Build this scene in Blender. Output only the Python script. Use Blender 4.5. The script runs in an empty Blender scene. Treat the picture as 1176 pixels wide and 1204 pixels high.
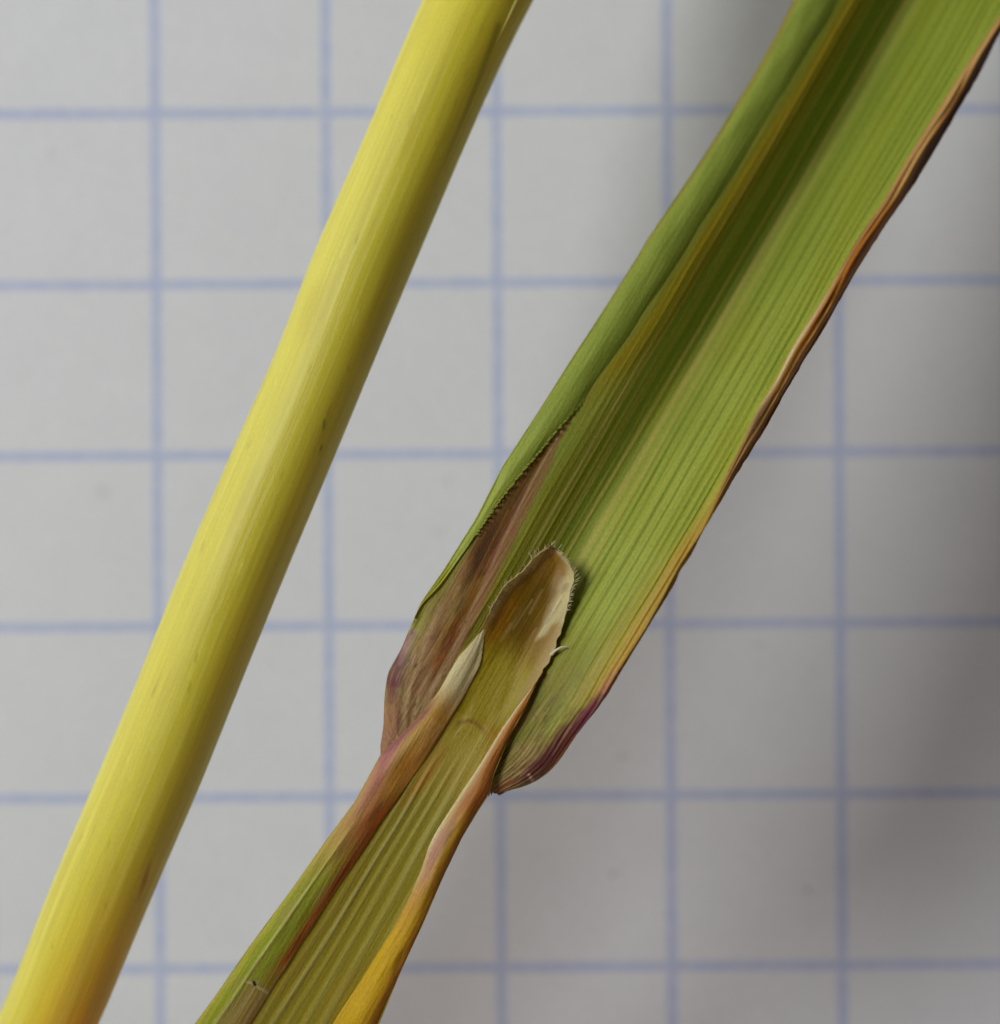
import bpy, math, random
import numpy as np

# ------------------------------------------------------------------ units
# The paper is 5 mm squared paper; one photo pixel on it is 0.025 mm.
S = 2.5e-5                 # metres per photo pixel on the paper
H = 4000.0                 # camera height above the paper, in those pixels (100 mm)
CX, CY = 588.0, 602.0

scene = bpy.context.scene
col = scene.collection
R = math.radians
rng = np.random.default_rng(7)
random.seed(7)

# ------------------------------------------------------------------ camera
cam_d = bpy.data.cameras.new('camera')
cam = bpy.data.objects.new('camera', cam_d)
col.objects.link(cam)
cam.location = (0, 0, H * S)
cam.rotation_euler = (0, 0, 0)
cam_d.sensor_fit = 'VERTICAL'
cam_d.sensor_height = 24.0
cam_d.lens = 24.0 * H / 1204.0
cam_d.clip_start = 0.002
cam_d.clip_end = 5.0
cam_d.dof.use_dof = True
cam_d.dof.focus_distance = (H - 530) * S
cam_d.dof.aperture_fstop = 32.0
scene.camera = cam

# ------------------------------------------------------------------ light
world = bpy.data.worlds.new('World')
scene.world = world
world.use_nodes = True
bg = world.node_tree.nodes['Background']
bg.inputs['Color'].default_value = (0.93, 0.96, 1.0, 1)
bg.inputs['Strength'].default_value = 0.054


def area(name, loc_mm, target_mm, size_mm, watts, color, spread=180):
    d = bpy.data.lights.new(name, 'AREA')
    d.shape = 'DISK'
    d.size = size_mm / 1000
    d.energy = watts
    d.color = color
    d.spread = R(spread)
    o = bpy.data.objects.new(name, d)
    col.objects.link(o)
    o.location = [v / 1000 for v in loc_mm]
    from mathutils import Vector
    o.rotation_euler = (Vector(target_mm) - Vector(loc_mm)).to_track_quat('-Z', 'Y').to_euler()
    return o


area('window_light', (-127.5, 73.6, 163.5), (0, 0, 5), 88, 0.302, (0.975, 0.988, 1.0))
area('low_sheen_fill', (-205, 90, 70), (0, 0, 10), 120, 0.12, (0.97, 0.985, 1.0))  # added low lamp, source unseen, gives the stalk its left highlight
area('warm_bounce_light', (-20, -75, 45), (-4, -18, 0), 50, 0.009, (1.0, 0.60, 0.55))

scene.view_settings.view_transform = 'Standard'
scene.view_settings.look = 'None'
scene.view_settings.exposure = 0.0
scene.view_settings.gamma = 1.0
scene.view_settings.use_curve_mapping = False


# ------------------------------------------------------------------ helpers
def lin(c):
    c = np.asarray(c, float) / 255.0
    return np.where(c <= 0.04045, c / 12.92, ((c + 0.055) / 1.055) ** 2.4)


def world_pos(px, py, z):
    """photo pixel + height above the paper (pixels) -> metres"""
    k = 1.0 - z / H
    return np.stack([(px - CX) * k * S, -(py - CY) * k * S, z * S], -1)


class Frame:
    """a along the plant part, b across it (to the right), both in photo pixels"""
    def __init__(self, o, d):
        d = np.array(d, float)
        d /= np.linalg.norm(d)
        self.o = np.array(o, float)
        self.d = d
        self.n = np.array([-d[1], d[0]])

    def ab(self, pts):
        q = np.asarray(pts, float) - self.o
        return q @ self.d, q @ self.n

    def px(self, a, b):
        return (self.o[0] + a * self.d[0] + b * self.n[0],
                self.o[1] + a * self.d[1] + b * self.n[1])


def curve(xs, ys, smooth=10.0, lo=-1500, hi=2100):
    """smoothed interpolation of control values over a"""
    xs = np.asarray(xs, float); ys = np.asarray(ys, float)
    k = np.argsort(xs); xs = xs[k]; ys = ys[k]
    g = np.arange(lo - 100, hi + 101, 1.0)
    v = np.interp(g, xs, ys)
    if smooth > 0:
        r = int(smooth * 3)
        w = np.exp(-0.5 * (np.arange(-r, r + 1) / smooth) ** 2); w /= w.sum()
        v = np.convolve(np.pad(v, r, mode='edge'), w, 'valid')
    return lambda a: np.interp(a, g, v)


def rail(fr, pts, extra=(), smooth=6.0):
    a, b = fr.ab(pts)
    a = list(a) + [e[0] for e in extra]; b = list(b) + [e[1] for e in extra]
    return curve(a, b, smooth)


def sstep(x, e0, e1):
    t = np.clip((x - e0) / (e1 - e0), 0, 1)
    return t * t * (3 - 2 * t)


def noise1(n, scale, seed):
    r = np.random.default_rng(seed)
    k = max(4, int(n / scale) + 4)
    return np.interp(np.linspace(0, k - 1, n), np.arange(k), r.uniform(-1, 1, k))


def vnoise(x, y, seed):
    """smooth 2-D value noise, -1..1"""
    r = np.random.default_rng(seed).uniform(-1, 1, (256, 256))
    xi = np.floor(x).astype(int); yi = np.floor(y).astype(int)
    fx = x - xi; fy = y - yi
    fx = fx * fx * (3 - 2 * fx); fy = fy * fy * (3 - 2 * fy)
    g = lambda i, j: r[i % 256, j % 256]
    return ((g(xi, yi) * (1 - fx) + g(xi + 1, yi) * fx) * (1 - fy)
            + (g(xi, yi + 1) * (1 - fx) + g(xi + 1, yi + 1) * fx) * fy)


class Paint:
    """pigment of the tissue plus some painted sheen and shade, kept per vertex; strokes are laid in photo pixels"""
    def __init__(self, X, Y, base):
        self.X = X.ravel(); self.Y = Y.ravel()
        self.c = np.tile(lin(base), (self.X.size, 1))

    def mix(self, color, m):
        m = np.clip(np.asarray(m).ravel(), 0, 1)[:, None]
        self.c = self.c * (1 - m) + lin(color) * m

    def stroke(self, pts, width, color, alpha=1.0, soft=0.6, wob=0.0, seed=0):
        """pts: polyline in photo pixels; width: full width or one per point"""
        pts = np.asarray(pts, float)
        wd = np.broadcast_to(np.asarray(width, float), (len(pts),))
        al = np.broadcast_to(np.asarray(alpha, float), (len(pts),))
        m = np.zeros_like(self.X)
        sel0 = ((self.X > pts[:, 0].min() - wd.max() * 1.6) & (self.X < pts[:, 0].max() + wd.max() * 1.6)
                & (self.Y > pts[:, 1].min() - wd.max() * 1.6) & (self.Y < pts[:, 1].max() + wd.max() * 1.6))
        idx = np.nonzero(sel0)[0]
        if idx.size == 0:
            return
        x = self.X[idx]; y = self.Y[idx]
        best = np.zeros(idx.size)
        for i in range(len(pts) - 1):
            p, q = pts[i], pts[i + 1]
            e = q - p; L2 = (e @ e) + 1e-9
            t = np.clip(((x - p[0]) * e[0] + (y - p[1]) * e[1]) / L2, 0, 1)
            dx = x - (p[0] + t * e[0]); dy = y - (p[1] + t * e[1])
            d = np.hypot(dx, dy)
            w = (wd[i] * (1 - t) + wd[i + 1] * t) * 0.5
            if wob:
                w = w * (1 + wob * vnoise(x / 9, y / 9, seed + 5))
            k = 1 - sstep(d, w * (1 - soft), w * (1 + soft * 0.6) + 0.3)
            best = np.maximum(best, k * (al[i] * (1 - t) + al[i + 1] * t))
        m[idx] = best
        self.mix(color, m)


def prop(o, label=None, cat=None, kind=None, group=None):
    if label: o['label'] = label
    if cat: o['category'] = cat
    if kind: o['kind'] = kind
    if group: o['group'] = group
    return o


def empty(name, loc=(0, 0, 0)):
    o = bpy.data.objects.new(name, None)
    o.empty_display_size = 0.002
    o.location = loc
    col.objects.link(o)
    return o


def raw_mesh(name, V, Q, mat, parent=None, colors=None, uv=None, normals=None):
    """vertices (n,3), quads (m,4) -> one mesh object"""
    me = bpy.data.meshes.new(name)
    me.vertices.add(len(V)); me.vertices.foreach_set('co', np.ascontiguousarray(V, np.float32).ravel())
    nq = len(Q)
    me.loops.add(nq * 4); me.loops.foreach_set('vertex_index', np.ascontiguousarray(Q, np.int32).ravel())
    me.polygons.add(nq)
    me.polygons.foreach_set('loop_start', np.arange(0, nq * 4, 4, dtype=np.int32))
    me.update(calc_edges=True)
    me.polygons.foreach_set('use_smooth', np.ones(nq, bool))
    if colors is not None:
        at = me.attributes.new('pigment', 'FLOAT_COLOR', 'POINT')
        c4 = np.ones((len(V), 4), np.float32); c4[:, :3] = colors
        at.data.foreach_set('color', c4.ravel())
    if uv is not None:
        l = me.uv_layers.new(name='along')
        l.data.foreach_set('uv', np.ascontiguousarray(uv[Q.ravel()], np.float32).ravel())
    me.materials.append(mat)
    me.validate(clean_customdata=False)
    if normals is not None:
        me.normals_split_custom_set_from_vertices(normals)
    o = bpy.data.objects.new(name, me)
    col.objects.link(o)
    if parent is not None:
        o.parent = parent
        o.matrix_parent_inverse = parent.matrix_world.inverted() if False else o.matrix_parent_inverse
        o.location = -parent_loc(parent)
    return o


def parent_loc(p):
    from mathutils import Vector
    v = Vector((0, 0, 0))
    while p is not None:
        v += p.location
        p = p.parent
    return v


class Sheet:
    """a thin curved sheet: grid of (a, s) samples with a top and an under side"""
    def __init__(self, fr, A, B, Z, th):
        na, nb = A.shape
        self.fr, self.A, self.B, self.Z = fr, A, B, Z
        X, Y = fr.px(A, B)
        self.X, self.Y = X, Y
        top = world_pos(X, Y, Z).reshape(-1, 3)
        # true normals of the top grid, for the thickness
        G = top.reshape(na, nb, 3)
        da = np.gradient(G, axis=0); db = np.gradient(G, axis=1)
        N = np.cross(db, da); N /= np.linalg.norm(N, axis=2, keepdims=True) + 1e-20
        N[N[..., 2] < 0] *= -1 if False else 1
        edge = np.ones((na, nb, 1))
        e = np.minimum(np.arange(nb), np.arange(nb)[::-1])
        edge *= np.clip(0.25 + e[None, :, None] / 4.0, 0, 1)
        th = np.asarray(th, float).reshape(-1, 1, 1)
        bot = (G - N * (th * S) * edge).reshape(-1, 3)
        self.V = np.concatenate([top, bot])
        i = np.arange(na - 1)[:, None] * nb + np.arange(nb - 1)[None, :]
        q = np.stack([i, i + 1, i + nb + 1, i + nb], -1).reshape(-1, 4)
        o = na * nb
        qb = q[:, ::-1] + o
        r1 = np.arange(na - 1) * nb
        side = [np.stack([r1, r1 + nb, r1 + nb + o, r1 + o], -1),
                np.stack([r1 + nb - 1 + nb, r1 + nb - 1, r1 + nb - 1 + o, r1 + nb - 1 + nb + o], -1)]
        c1 = np.arange(nb - 1)
        side += [np.stack([c1 + 1, c1, c1 + o, c1 + 1 + o], -1)]
        l = (na - 1) * nb
        side += [np.stack([l + c1, l + c1 + 1, l + c1 + 1 + o, l + c1 + o], -1)]
        Q = np.concatenate([q, qb] + side)
        n = np.cross(self.V[q[:, 1]] - self.V[q[:, 0]], self.V[q[:, 3]] - self.V[q[:, 0]])
        if n[:, 2].mean() < 0:
            Q = Q[:, ::-1]
        self.Q = Q
        self.uv = np.stack([A.ravel(), B.ravel()], -1) / 100.0
        self.uv = np.concatenate([self.uv, self.uv])
        # vertex normals
        fn = np.cross(self.V[Q[:, 2]] - self.V[Q[:, 0]], self.V[Q[:, 3]] - self.V[Q[:, 1]])
        vn = np.zeros_like(self.V)
        for k in range(4):
            np.add.at(vn, Q[:, k], fn)
        self.vn = vn / (np.linalg.norm(vn, axis=1, keepdims=True) + 1e-30)
        self.Xv = np.concatenate([X.ravel()] * 2); self.Yv = np.concatenate([Y.ravel()] * 2)
        self.Av = np.concatenate([A.ravel()] * 2); self.Bv = np.concatenate([B.ravel()] * 2)

    def paint(self, base):
        return Paint(self.X, self.Y, base)

    def build(self, name, mat, parent, paint, mask=None):
        """mask: per-vertex value; faces whose mean is > 0.5 go into this part"""
        C = np.concatenate([paint.c, paint.c])
        Q = self.Q
        if mask is not None:
            Q = Q[mask[Q].mean(axis=1) > 0.5]
        used = np.unique(Q)
        remap = np.full(len(self.V), -1); remap[used] = np.arange(len(used))
        return raw_mesh(name, self.V[used], remap[Q], mat, parent, C[used], self.uv[used], self.vn[used])


def tube(name, pts, radii, mat, parent=None, sides=6, color=None, merge=None):
    """tapered tube through world points; returns (V, Q) when merge is a list"""
    pts = np.asarray(pts, float)
    n = len(pts)
    T = np.gradient(pts, axis=0); T /= np.linalg.norm(T, axis=1, keepdims=True) + 1e-20
    up = np.array([0.3, 0.2, 0.93])
    U = np.cross(T, up); U /= np.linalg.norm(U, axis=1, keepdims=True) + 1e-20
    W = np.cross(T, U)
    th = np.linspace(0, 2 * math.pi, sides, endpoint=False)
    V = (pts[:, None, :] + np.asarray(radii)[:, None, None] *
         (np.cos(th)[None, :, None] * U[:, None, :] + np.sin(th)[None, :, None] * W[:, None, :])).reshape(-1, 3)
    i = np.arange(n - 1)[:, None] * sides
    j = np.arange(sides)[None, :]; j2 = (j + 1) % sides
    Q = np.stack([i + j, i + j2, i + sides + j2, i + sides + j], -1).reshape(-1, 4)
    if merge is not None:
        off = sum(len(m[0]) for m in merge)
        merge.append((V, Q + off))
        return None
    c = np.tile(lin(color), (len(V), 1)) if color is not None else None
    return raw_mesh(name, V, Q, mat, parent, c, np.zeros((len(V), 2)))


# ------------------------------------------------------------------ materials
def nd(nt, t, **kw):
    n = nt.nodes.new(t)
    for k, v in kw.items():
        setattr(n, k, v)
    return n


def tissue(name, rough=0.45, spec=0.4, transl=0.15, grain=0.10, bump=0.25, streak=0.10, sss=0.0, gain=1.0, sat=1.0, depth=0.0007):
    """plant tissue: pigment attribute, fibre streaks along the part, cell grain, thin-leaf translucency"""
    m = bpy.data.materials.new(name); m.use_nodes = True
    nt = m.node_tree; nt.nodes.clear(); L = nt.links.new
    out = nd(nt, 'ShaderNodeOutputMaterial')
    at = nd(nt, 'ShaderNodeAttribute', attribute_name='pigment')
    uv = nd(nt, 'ShaderNodeUVMap', uv_map='along')
    mp = nd(nt, 'ShaderNodeMapping'); mp.inputs['Scale'].default_value = (1.2, 26, 1)
    L(uv.outputs[0], mp.inputs[0])
    n1 = nd(nt, 'ShaderNodeTexNoise'); n1.inputs['Scale'].default_value = 1.0; n1.inputs['Detail'].default_value = 4
    L(mp.outputs[0], n1.inputs['Vector'])
    mp2 = nd(nt, 'ShaderNodeMapping'); mp2.inputs['Scale'].default_value = (22, 48, 1)
    L(uv.outputs[0], mp2.inputs[0])
    n2 = nd(nt, 'ShaderNodeTexNoise'); n2.inputs['Scale'].default_value = 1.0; n2.inputs['Detail'].default_value = 3
    L(mp2.outputs[0], n2.inputs['Vector'])
    # value = 1 + streak*(n1-.5)*2 + grain*(n2-.5)*2
    a1 = nd(nt, 'ShaderNodeMath', operation='MULTIPLY_ADD'); a1.inputs[1].default_value = 4 * streak; a1.inputs[2].default_value = gain - 2 * streak - 2 * grain
    L(n1.outputs['Fac'], a1.inputs[0])
    a2 = nd(nt, 'ShaderNodeMath', operation='MULTIPLY_ADD'); a2.inputs[1].default_value = 4 * grain
    L(n2.outputs['Fac'], a2.inputs[0]); L(a1.outputs[0], a2.inputs[2])
    hs = nd(nt, 'ShaderNodeHueSaturation'); hs.inputs['Saturation'].default_value = sat
    L(at.outputs['Color'], hs.inputs['Color']); L(a2.outputs[0], hs.inputs['Value'])
    bp = nd(nt, 'ShaderNodeBump'); bp.inputs['Strength'].default_value = bump; bp.inputs['Distance'].default_value = 6e-5
    sm = nd(nt, 'ShaderNodeMath', operation='MULTIPLY_ADD'); sm.inputs[1].default_value = 0.5
    L(n2.outputs['Fac'], sm.inputs[0]); L(n1.outputs['Fac'], sm.inputs[2])
    L(sm.outputs[0], bp.inputs['Height'])
    pb = nd(nt, 'ShaderNodeBsdfPrincipled')
    L(hs.outputs[0], pb.inputs['Base Color']); L(bp.outputs[0], pb.inputs['Normal'])
    rr = nd(nt, 'ShaderNodeMath', operation='MULTIPLY_ADD'); rr.inputs[1].default_value = 0.3; rr.inputs[2].default_value = rough - 0.15
    L(n2.outputs['Fac'], rr.inputs[0]); L(rr.outputs[0], pb.inputs['Roughness'])
    pb.inputs['Specular IOR Level'].default_value = spec
    if sss > 0:
        pb.inputs['Subsurface Weight'].default_value = sss
        pb.inputs['Subsurface Radius'].default_value = (1.0, 0.85, 0.35)
        pb.inputs['Subsurface Scale'].default_value = depth
    last = pb.outputs[0]
    if transl > 0:
        tr = nd(nt, 'ShaderNodeBsdfTranslucent'); L(hs.outputs[0], tr.inputs['Color']); L(bp.outputs[0], tr.inputs['Normal'])
        mx = nd(nt, 'ShaderNodeMixShader'); mx.inputs[0].default_value = transl
        L(last, mx.inputs[1]); L(tr.outputs[0], mx.inputs[2]); last = mx.outputs[0]
    L(last, out.inputs['Surface'])
    return m


def paper_material():
    m = bpy.data.materials.new('squared_paper'); m.use_nodes = True
    nt = m.node_tree; nt.nodes.clear(); L = nt.links.new
    out = nd(nt, 'ShaderNodeOutputMaterial')
    tc = nd(nt, 'ShaderNodeTexCoord')
    # photo pixels on the paper, turned by the small roll of the sheet
    mp = nd(nt, 'ShaderNodeMapping', vector_type='POINT')
    mp.inputs['Scale'].default_value = (1 / S, 1 / S, 1 / S)
    mp.inputs['Rotation'].default_value = (0, 0, R(-0.34))
    L(tc.outputs['Object'], mp.inputs[0])

    def noise(scale, detail, rough=0.5, src=mp):
        n = nd(nt, 'ShaderNodeTexNoise'); n.inputs['Scale'].default_value = scale
        n.inputs['Detail'].default_value = detail; n.inputs['Roughness'].default_value = rough
        L(src.outputs[0], n.inputs['Vector']); return n

    def math_(op, a, b=None, c=None):
        n = nd(nt, 'ShaderNodeMath', operation=op)
        for k, v in enumerate((a, b, c)):
            if v is None: continue
            if isinstance(v, (int, float)): n.inputs[k].default_value = v
            else: L(v, n.inputs[k])
        return n.outputs[0]

    sep = nd(nt, 'ShaderNodeSeparateXYZ'); L(mp.outputs[0], sep.inputs[0])
    bleed = noise(0.16, 3, 0.6)
    drift = noise(0.01, 1)
    inks = []
    for axis, off, pitch in ((0, GRID_X, 200.7), (1, GRID_Y, 201.3)):
        v = math_('DIVIDE', math_('SUBTRACT', sep.outputs[axis], off), pitch)
        f = math_('ABSOLUTE', math_('SUBTRACT', math_('FRACT', math_('ADD', v, 0.5)), 0.5))
        d = math_('MULTIPLY', f, pitch)
        d = math_('ADD', d, math_('MULTIPLY', math_('SUBTRACT', bleed.outputs['Fac'], 0.5), 5.0))
        mr = nd(nt, 'ShaderNodeMapRange', interpolation_type='SMOOTHSTEP')
        mr.inputs['From Min'].default_value = 8.2; mr.inputs['From Max'].default_value = 2.6
        mr.inputs['To Min'].default_value = 0; mr.inputs['To Max'].default_value = 1
        L(d, mr.inputs['Value'])
        inks.append(mr.outputs[0])
    ink = math_('MAXIMUM', inks[0], inks[1])
    patch = noise(0.045, 4, 0.65)
    dens = nd(nt, 'ShaderNodeMapRange'); dens.inputs['From Min'].default_value = 0.3; dens.inputs['From Max'].default_value = 0.7
    dens.inputs['To Min'].default_value = 0.62; dens.inputs['To Max'].default_value = 1.0
    L(patch.outputs['Fac'], dens.inputs['Value'])
    ink = math_('MULTIPLY', ink, dens.outputs[0])
    # paper: faint mottling and fibre grain
    mott = noise(0.012, 4, 0.6)
    fib = noise(0.22, 4, 0.8)
    cr = nd(nt, 'ShaderNodeMixRGB'); cr.inputs[1].default_value = (0.725, 0.735, 0.75, 1); cr.inputs[2].default_value = (0.79, 0.80, 0.815, 1)
    L(mott.outputs['Fac'], cr.inputs[0])
    fg = math_('MULTIPLY_ADD', fib.outputs['Fac'], 0.40, 0.80)
    pm = nd(nt, 'ShaderNodeMixRGB', blend_type='MULTIPLY'); pm.inputs[0].default_value = 1
    L(cr.outputs[0], pm.inputs[1])
    cc = nd(nt, 'ShaderNodeCombineColor'); [L(fg, cc.inputs[k]) for k in range(3)]
    L(cc.outputs[0], pm.inputs[2])
    # small specks of dirt lying in the paper
    spk = None
    for x, y, r, s in ((733, 890, 5, .45), (722, 1028, 5, .4), (893, 758, 5, .35), (955, 790, 6, .2), (951, 1046, 6, .35),
                       (525, 567, 9, .12), (120, 578, 12, .12), (517, 627, 9, .10), (1085, 300, 8, .1), (60, 180, 10, .08)):
        vd = nd(nt, 'ShaderNodeVectorMath', operation='DISTANCE')
        ob = nd(nt, 'ShaderNodeVectorMath', operation='SCALE'); ob.inputs['Scale'].default_value = 1 / S
        L(tc.outputs['Object'], ob.inputs[0]); L(ob.outputs[0], vd.inputs[0])
        vd.inputs[1].default_value = (x - CX, -(y - CY), 0)
        dd = math_('ADD', vd.outputs['Value'], math_('MULTIPLY', math_('SUBTRACT', bleed.outputs['Fac'], 0.5), 6.0))
        mr = nd(nt, 'ShaderNodeMapRange', interpolation_type='SMOOTHSTEP')
        mr.inputs['From Min'].default_value = r * 1.3; mr.inputs['From Max'].default_value = r * 0.2
        mr.inputs['To Max'].default_value = s
        L(dd, mr.inputs['Value'])
        spk = mr.outputs[0] if spk is None else math_('MAXIMUM', spk, mr.outputs[0])
    sx = nd(nt, 'ShaderNodeMixRGB'); L(spk, sx.inputs[0]); L(pm.outputs[0], sx.inputs[1]); sx.inputs[2].default_value = (0.22, 0.21, 0.18, 1)
    ix = nd(nt, 'ShaderNodeMixRGB', blend_type='MULTIPLY'); L(ink, ix.inputs[0]); L(sx.outputs[0], ix.inputs[1])
    ix.inputs[2].default_value = (*INK, 1)
    pb = nd(nt, 'ShaderNodeBsdfPrincipled')
    L(ix.outputs[0], pb.inputs['Base Color'])
    pb.inputs['Roughness'].default_value = 0.85; pb.inputs['Specular IOR Level'].default_value = 0.15
    bp = nd(nt, 'ShaderNodeBump'); bp.inputs['Strength'].default_value = 0.15; bp.inputs['Distance'].default_value = 3e-5
    L(fib.outputs['Fac'], bp.inputs['Height']); L(bp.outputs[0], pb.inputs['Normal'])
    L(pb.outputs[0], out.inputs['Surface'])
    return m


# ================================================================== paper
GRID_X = 586.5 - CX
GRID_Y = -(533.5 - CY)
INK = (0.62, 0.70, 0.98)
M_paper = paper_material()
n = 81
gx, gy = np.meshgrid(np.linspace(-3600, 3600, n), np.linspace(3600, -3600, n), indexing='xy')
gz = 4.0 * vnoise(gx / 900 + 7, gy / 900 + 3, 3) - 4.0
V = np.stack([gx, gy, gz], -1).reshape(-1, 3) * S
i = np.arange(n - 1)[:, None] * n + np.arange(n - 1)[None, :]
Q = np.stack([i, i + n, i + n + 1, i + 1], -1).reshape(-1, 4)
Vb = V.copy(); Vb[:, 2] = -14 * S
o_ = n * n
e = np.arange(n - 1)
rim = [np.stack([e + 1, e, e + o_, e + 1 + o_], -1)[:, ::-1] * 1]
l_ = (n - 1) * n
rim = [np.stack([e, e + 1, e + 1 + o_, e + o_], -1), np.stack([l_ + e + 1, l_ + e, l_ + e + o_, l_ + e + 1 + o_], -1),
       np.stack([(e + 1) * n, e * n, e * n + o_, (e + 1) * n + o_], -1),
       np.stack([e * n + n - 1, (e + 1) * n + n - 1, (e + 1) * n + n - 1 + o_, e * n + n - 1 + o_], -1)]
Qp = np.concatenate([Q, Q[:, ::-1] + o_] + rim)
paper = raw_mesh('paper', np.concatenate([V, Vb]), Qp, M_paper)
prop(paper, 'white squared paper printed with pale blue grid lines', 'paper', 'structure')

# ================================================================== yellow stalk
FC = Frame((310, 600), (0.4225, -0.9063))
cl = rail(FC, [(495.6, 0), (437.8, 139), (402, 221), (368, 296), (331.5, 399), (273.5, 529), (212, 672), (163, 797), (112, 919), (68, 1021), (30.6, 1116), (0, 1194)],
          [(1150, -58), (-1150, -44)], 40)
cr_ = rail(FC, [(627, 0), (599, 54), (550, 163), (504, 272), (450, 400), (394, 536), (345, 652), (285, 799), (234.7, 926), (190, 1028), (146, 1133), (119, 1200)],
           [(1150, 66), (-1150, 74)], 40)
na, ns = 520, 128
A = np.linspace(-1500, 1500, na)[:, None]
TH = np.linspace(0, 2 * math.pi, ns, endpoint=False)[None, :]      # 0 = right, pi/2 = up
rad = (cr_(A) - cl(A)) / 2
cen = (cr_(A) + cl(A)) / 2
lift = 415 * (1 - (A / 1500) ** 2)
fib_r = 0.34 * vnoise(TH * 9.0, A / 500 + 3, 11) + 0.3 * vnoise(TH * 26.0, A / 400, 12)
fib_r = fib_r * np.minimum(1, np.minimum(TH, 2 * math.pi - TH) * 2)
rr_ = rad + fib_r
B = cen + np.cos(TH) * rr_
Z = lift + rad + np.sin(TH) * rr_ * 0.98
Aa = np.broadcast_to(A, B.shape)
X, Y = FC.px(Aa, B)
Vc = world_pos(X, Y, Z).reshape(-1, 3)
ii = np.arange(na - 1)[:, None] * ns; jj = np.arange(ns)[None, :]; j2 = (jj + 1) % ns
Qc = np.stack([ii + jj, ii + j2, ii + ns + j2, ii + ns + jj], -1).reshape(-1, 4)
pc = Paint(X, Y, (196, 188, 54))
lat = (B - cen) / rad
pc.mix((212, 202, 96), 0.55 * sstep(lat, -0.3, -0.9))  # sheen of the lit left side painted in as a paler tone
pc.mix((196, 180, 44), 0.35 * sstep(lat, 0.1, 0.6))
pc.mix((222, 168, 24), (0.75 * sstep(Aa, -380, -700) * sstep(lat, -0.9, 0.7)))
pc.mix((210, 196, 40), 0.4 * sstep(Aa, 350, 700))
st = vnoise(TH * 16 + 0 * A, A / 380, 21)
pc.mix((232, 226, 140), 0.14 * sstep(st, 0.15, 0.8))
pc.mix((160, 146, 22), 0.16 * sstep(-st, 0.2, 0.8))
st2 = vnoise(TH * 34 + 0 * A, A / 260, 22)
pc.mix((170, 156, 26), 0.14 * sstep(st2, 0.25, 0.9))
pc.stroke([(177, 1012), (170, 1036), (162, 1060)], [3, 6, 3], (166, 112, 18), [0.3, 0.7, 0.2], 0.8)
pc.stroke([(382, 496), (380, 503)], 2.5, (110, 100, 30), 0.7)
pc.stroke([(380, 524), (377, 528)], 2.5, (110, 100, 30), 0.8)
pc.stroke([(586, 30), (566, 85), (540, 150), (505, 230)], [7, 6, 4, 2], (150, 134, 18), [0.75, 0.6, 0.45, 0.0], 0.8)
pc.stroke([(240, 640), (236, 650)], 3, (170, 150, 70), 0.5)
for k in range(46):                                # faint specks and scuffs
    a0 = random.uniform(-640, 640); l0 = random.uniform(-.85, .9)
    x0, y0 = FC.px(a0, float(cl(a0) + cr_(a0)) / 2 + l0 * float(cr_(a0) - cl(a0)) / 2)
    ln = random.uniform(2, 14)
    pc.stroke([(x0, y0), (x0 - ln * .42, y0 + ln * .9)], random.uniform(1.2, 2.6), random.choice([(150, 132, 40), (176, 150, 60), (228, 220, 140), (136, 112, 40)]), random.uniform(.15, .5), 0.8)
pc.mix((176, 158, 40), 0.3 * sstep(vnoise(A / 120 + 0 * TH, TH * 3, 24), .2, .9))
uvc = np.stack([np.broadcast_to(A, B.shape).ravel(), (TH * 58 + 0 * A).ravel()], -1) / 100
M_stalk = tissue('stalk_skin', rough=0.52, spec=0.55, transl=0.0, grain=0.07, bump=0.22, streak=0.07, sss=1.0, gain=1.08, sat=1.0, depth=0.0022)
stalk_t = empty('grass_stalk', (float(Vc[:, 0].mean()), float(Vc[:, 1].mean()), 0))
prop(stalk_t, 'smooth round yellow grass stalk lying bare on the squared paper', 'stalk')
# hollow cut ends: the tube walls turn inward
ring_i = lambda k, s, dz: None
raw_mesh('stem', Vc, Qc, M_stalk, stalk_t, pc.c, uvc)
# end discs of pith close the cut ends
M_pith = tissue('pith', rough=0.7, spec=0.2, transl=0.0, sss=0.0)
for k in (0, na - 1):
    ring = Vc[k * ns:(k + 1) * ns]
    c0 = ring.mean(0)
    mid = c0 + (ring - c0) * 0.45
    deep = c0 + (ring - c0) * 0.40 + (Vc[(na // 2) * ns:(na // 2 + 1) * ns].mean(0) - c0) * 0.03
    Vv = np.concatenate([ring, mid, deep])
    j = np.arange(ns); jn = (j + 1) % ns
    qq = np.concatenate([np.stack([j, jn, jn + ns, j + ns], -1), np.stack([j + ns, jn + ns, jn + 2 * ns, j + 2 * ns], -1)])
    if k: qq = qq[:, ::-1]
    raw_mesh('cut_end', Vv, qq, M_pith, stalk_t, np.tile(lin((214, 206, 150)), (len(Vv), 1)), np.zeros((len(Vv), 2)))
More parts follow.
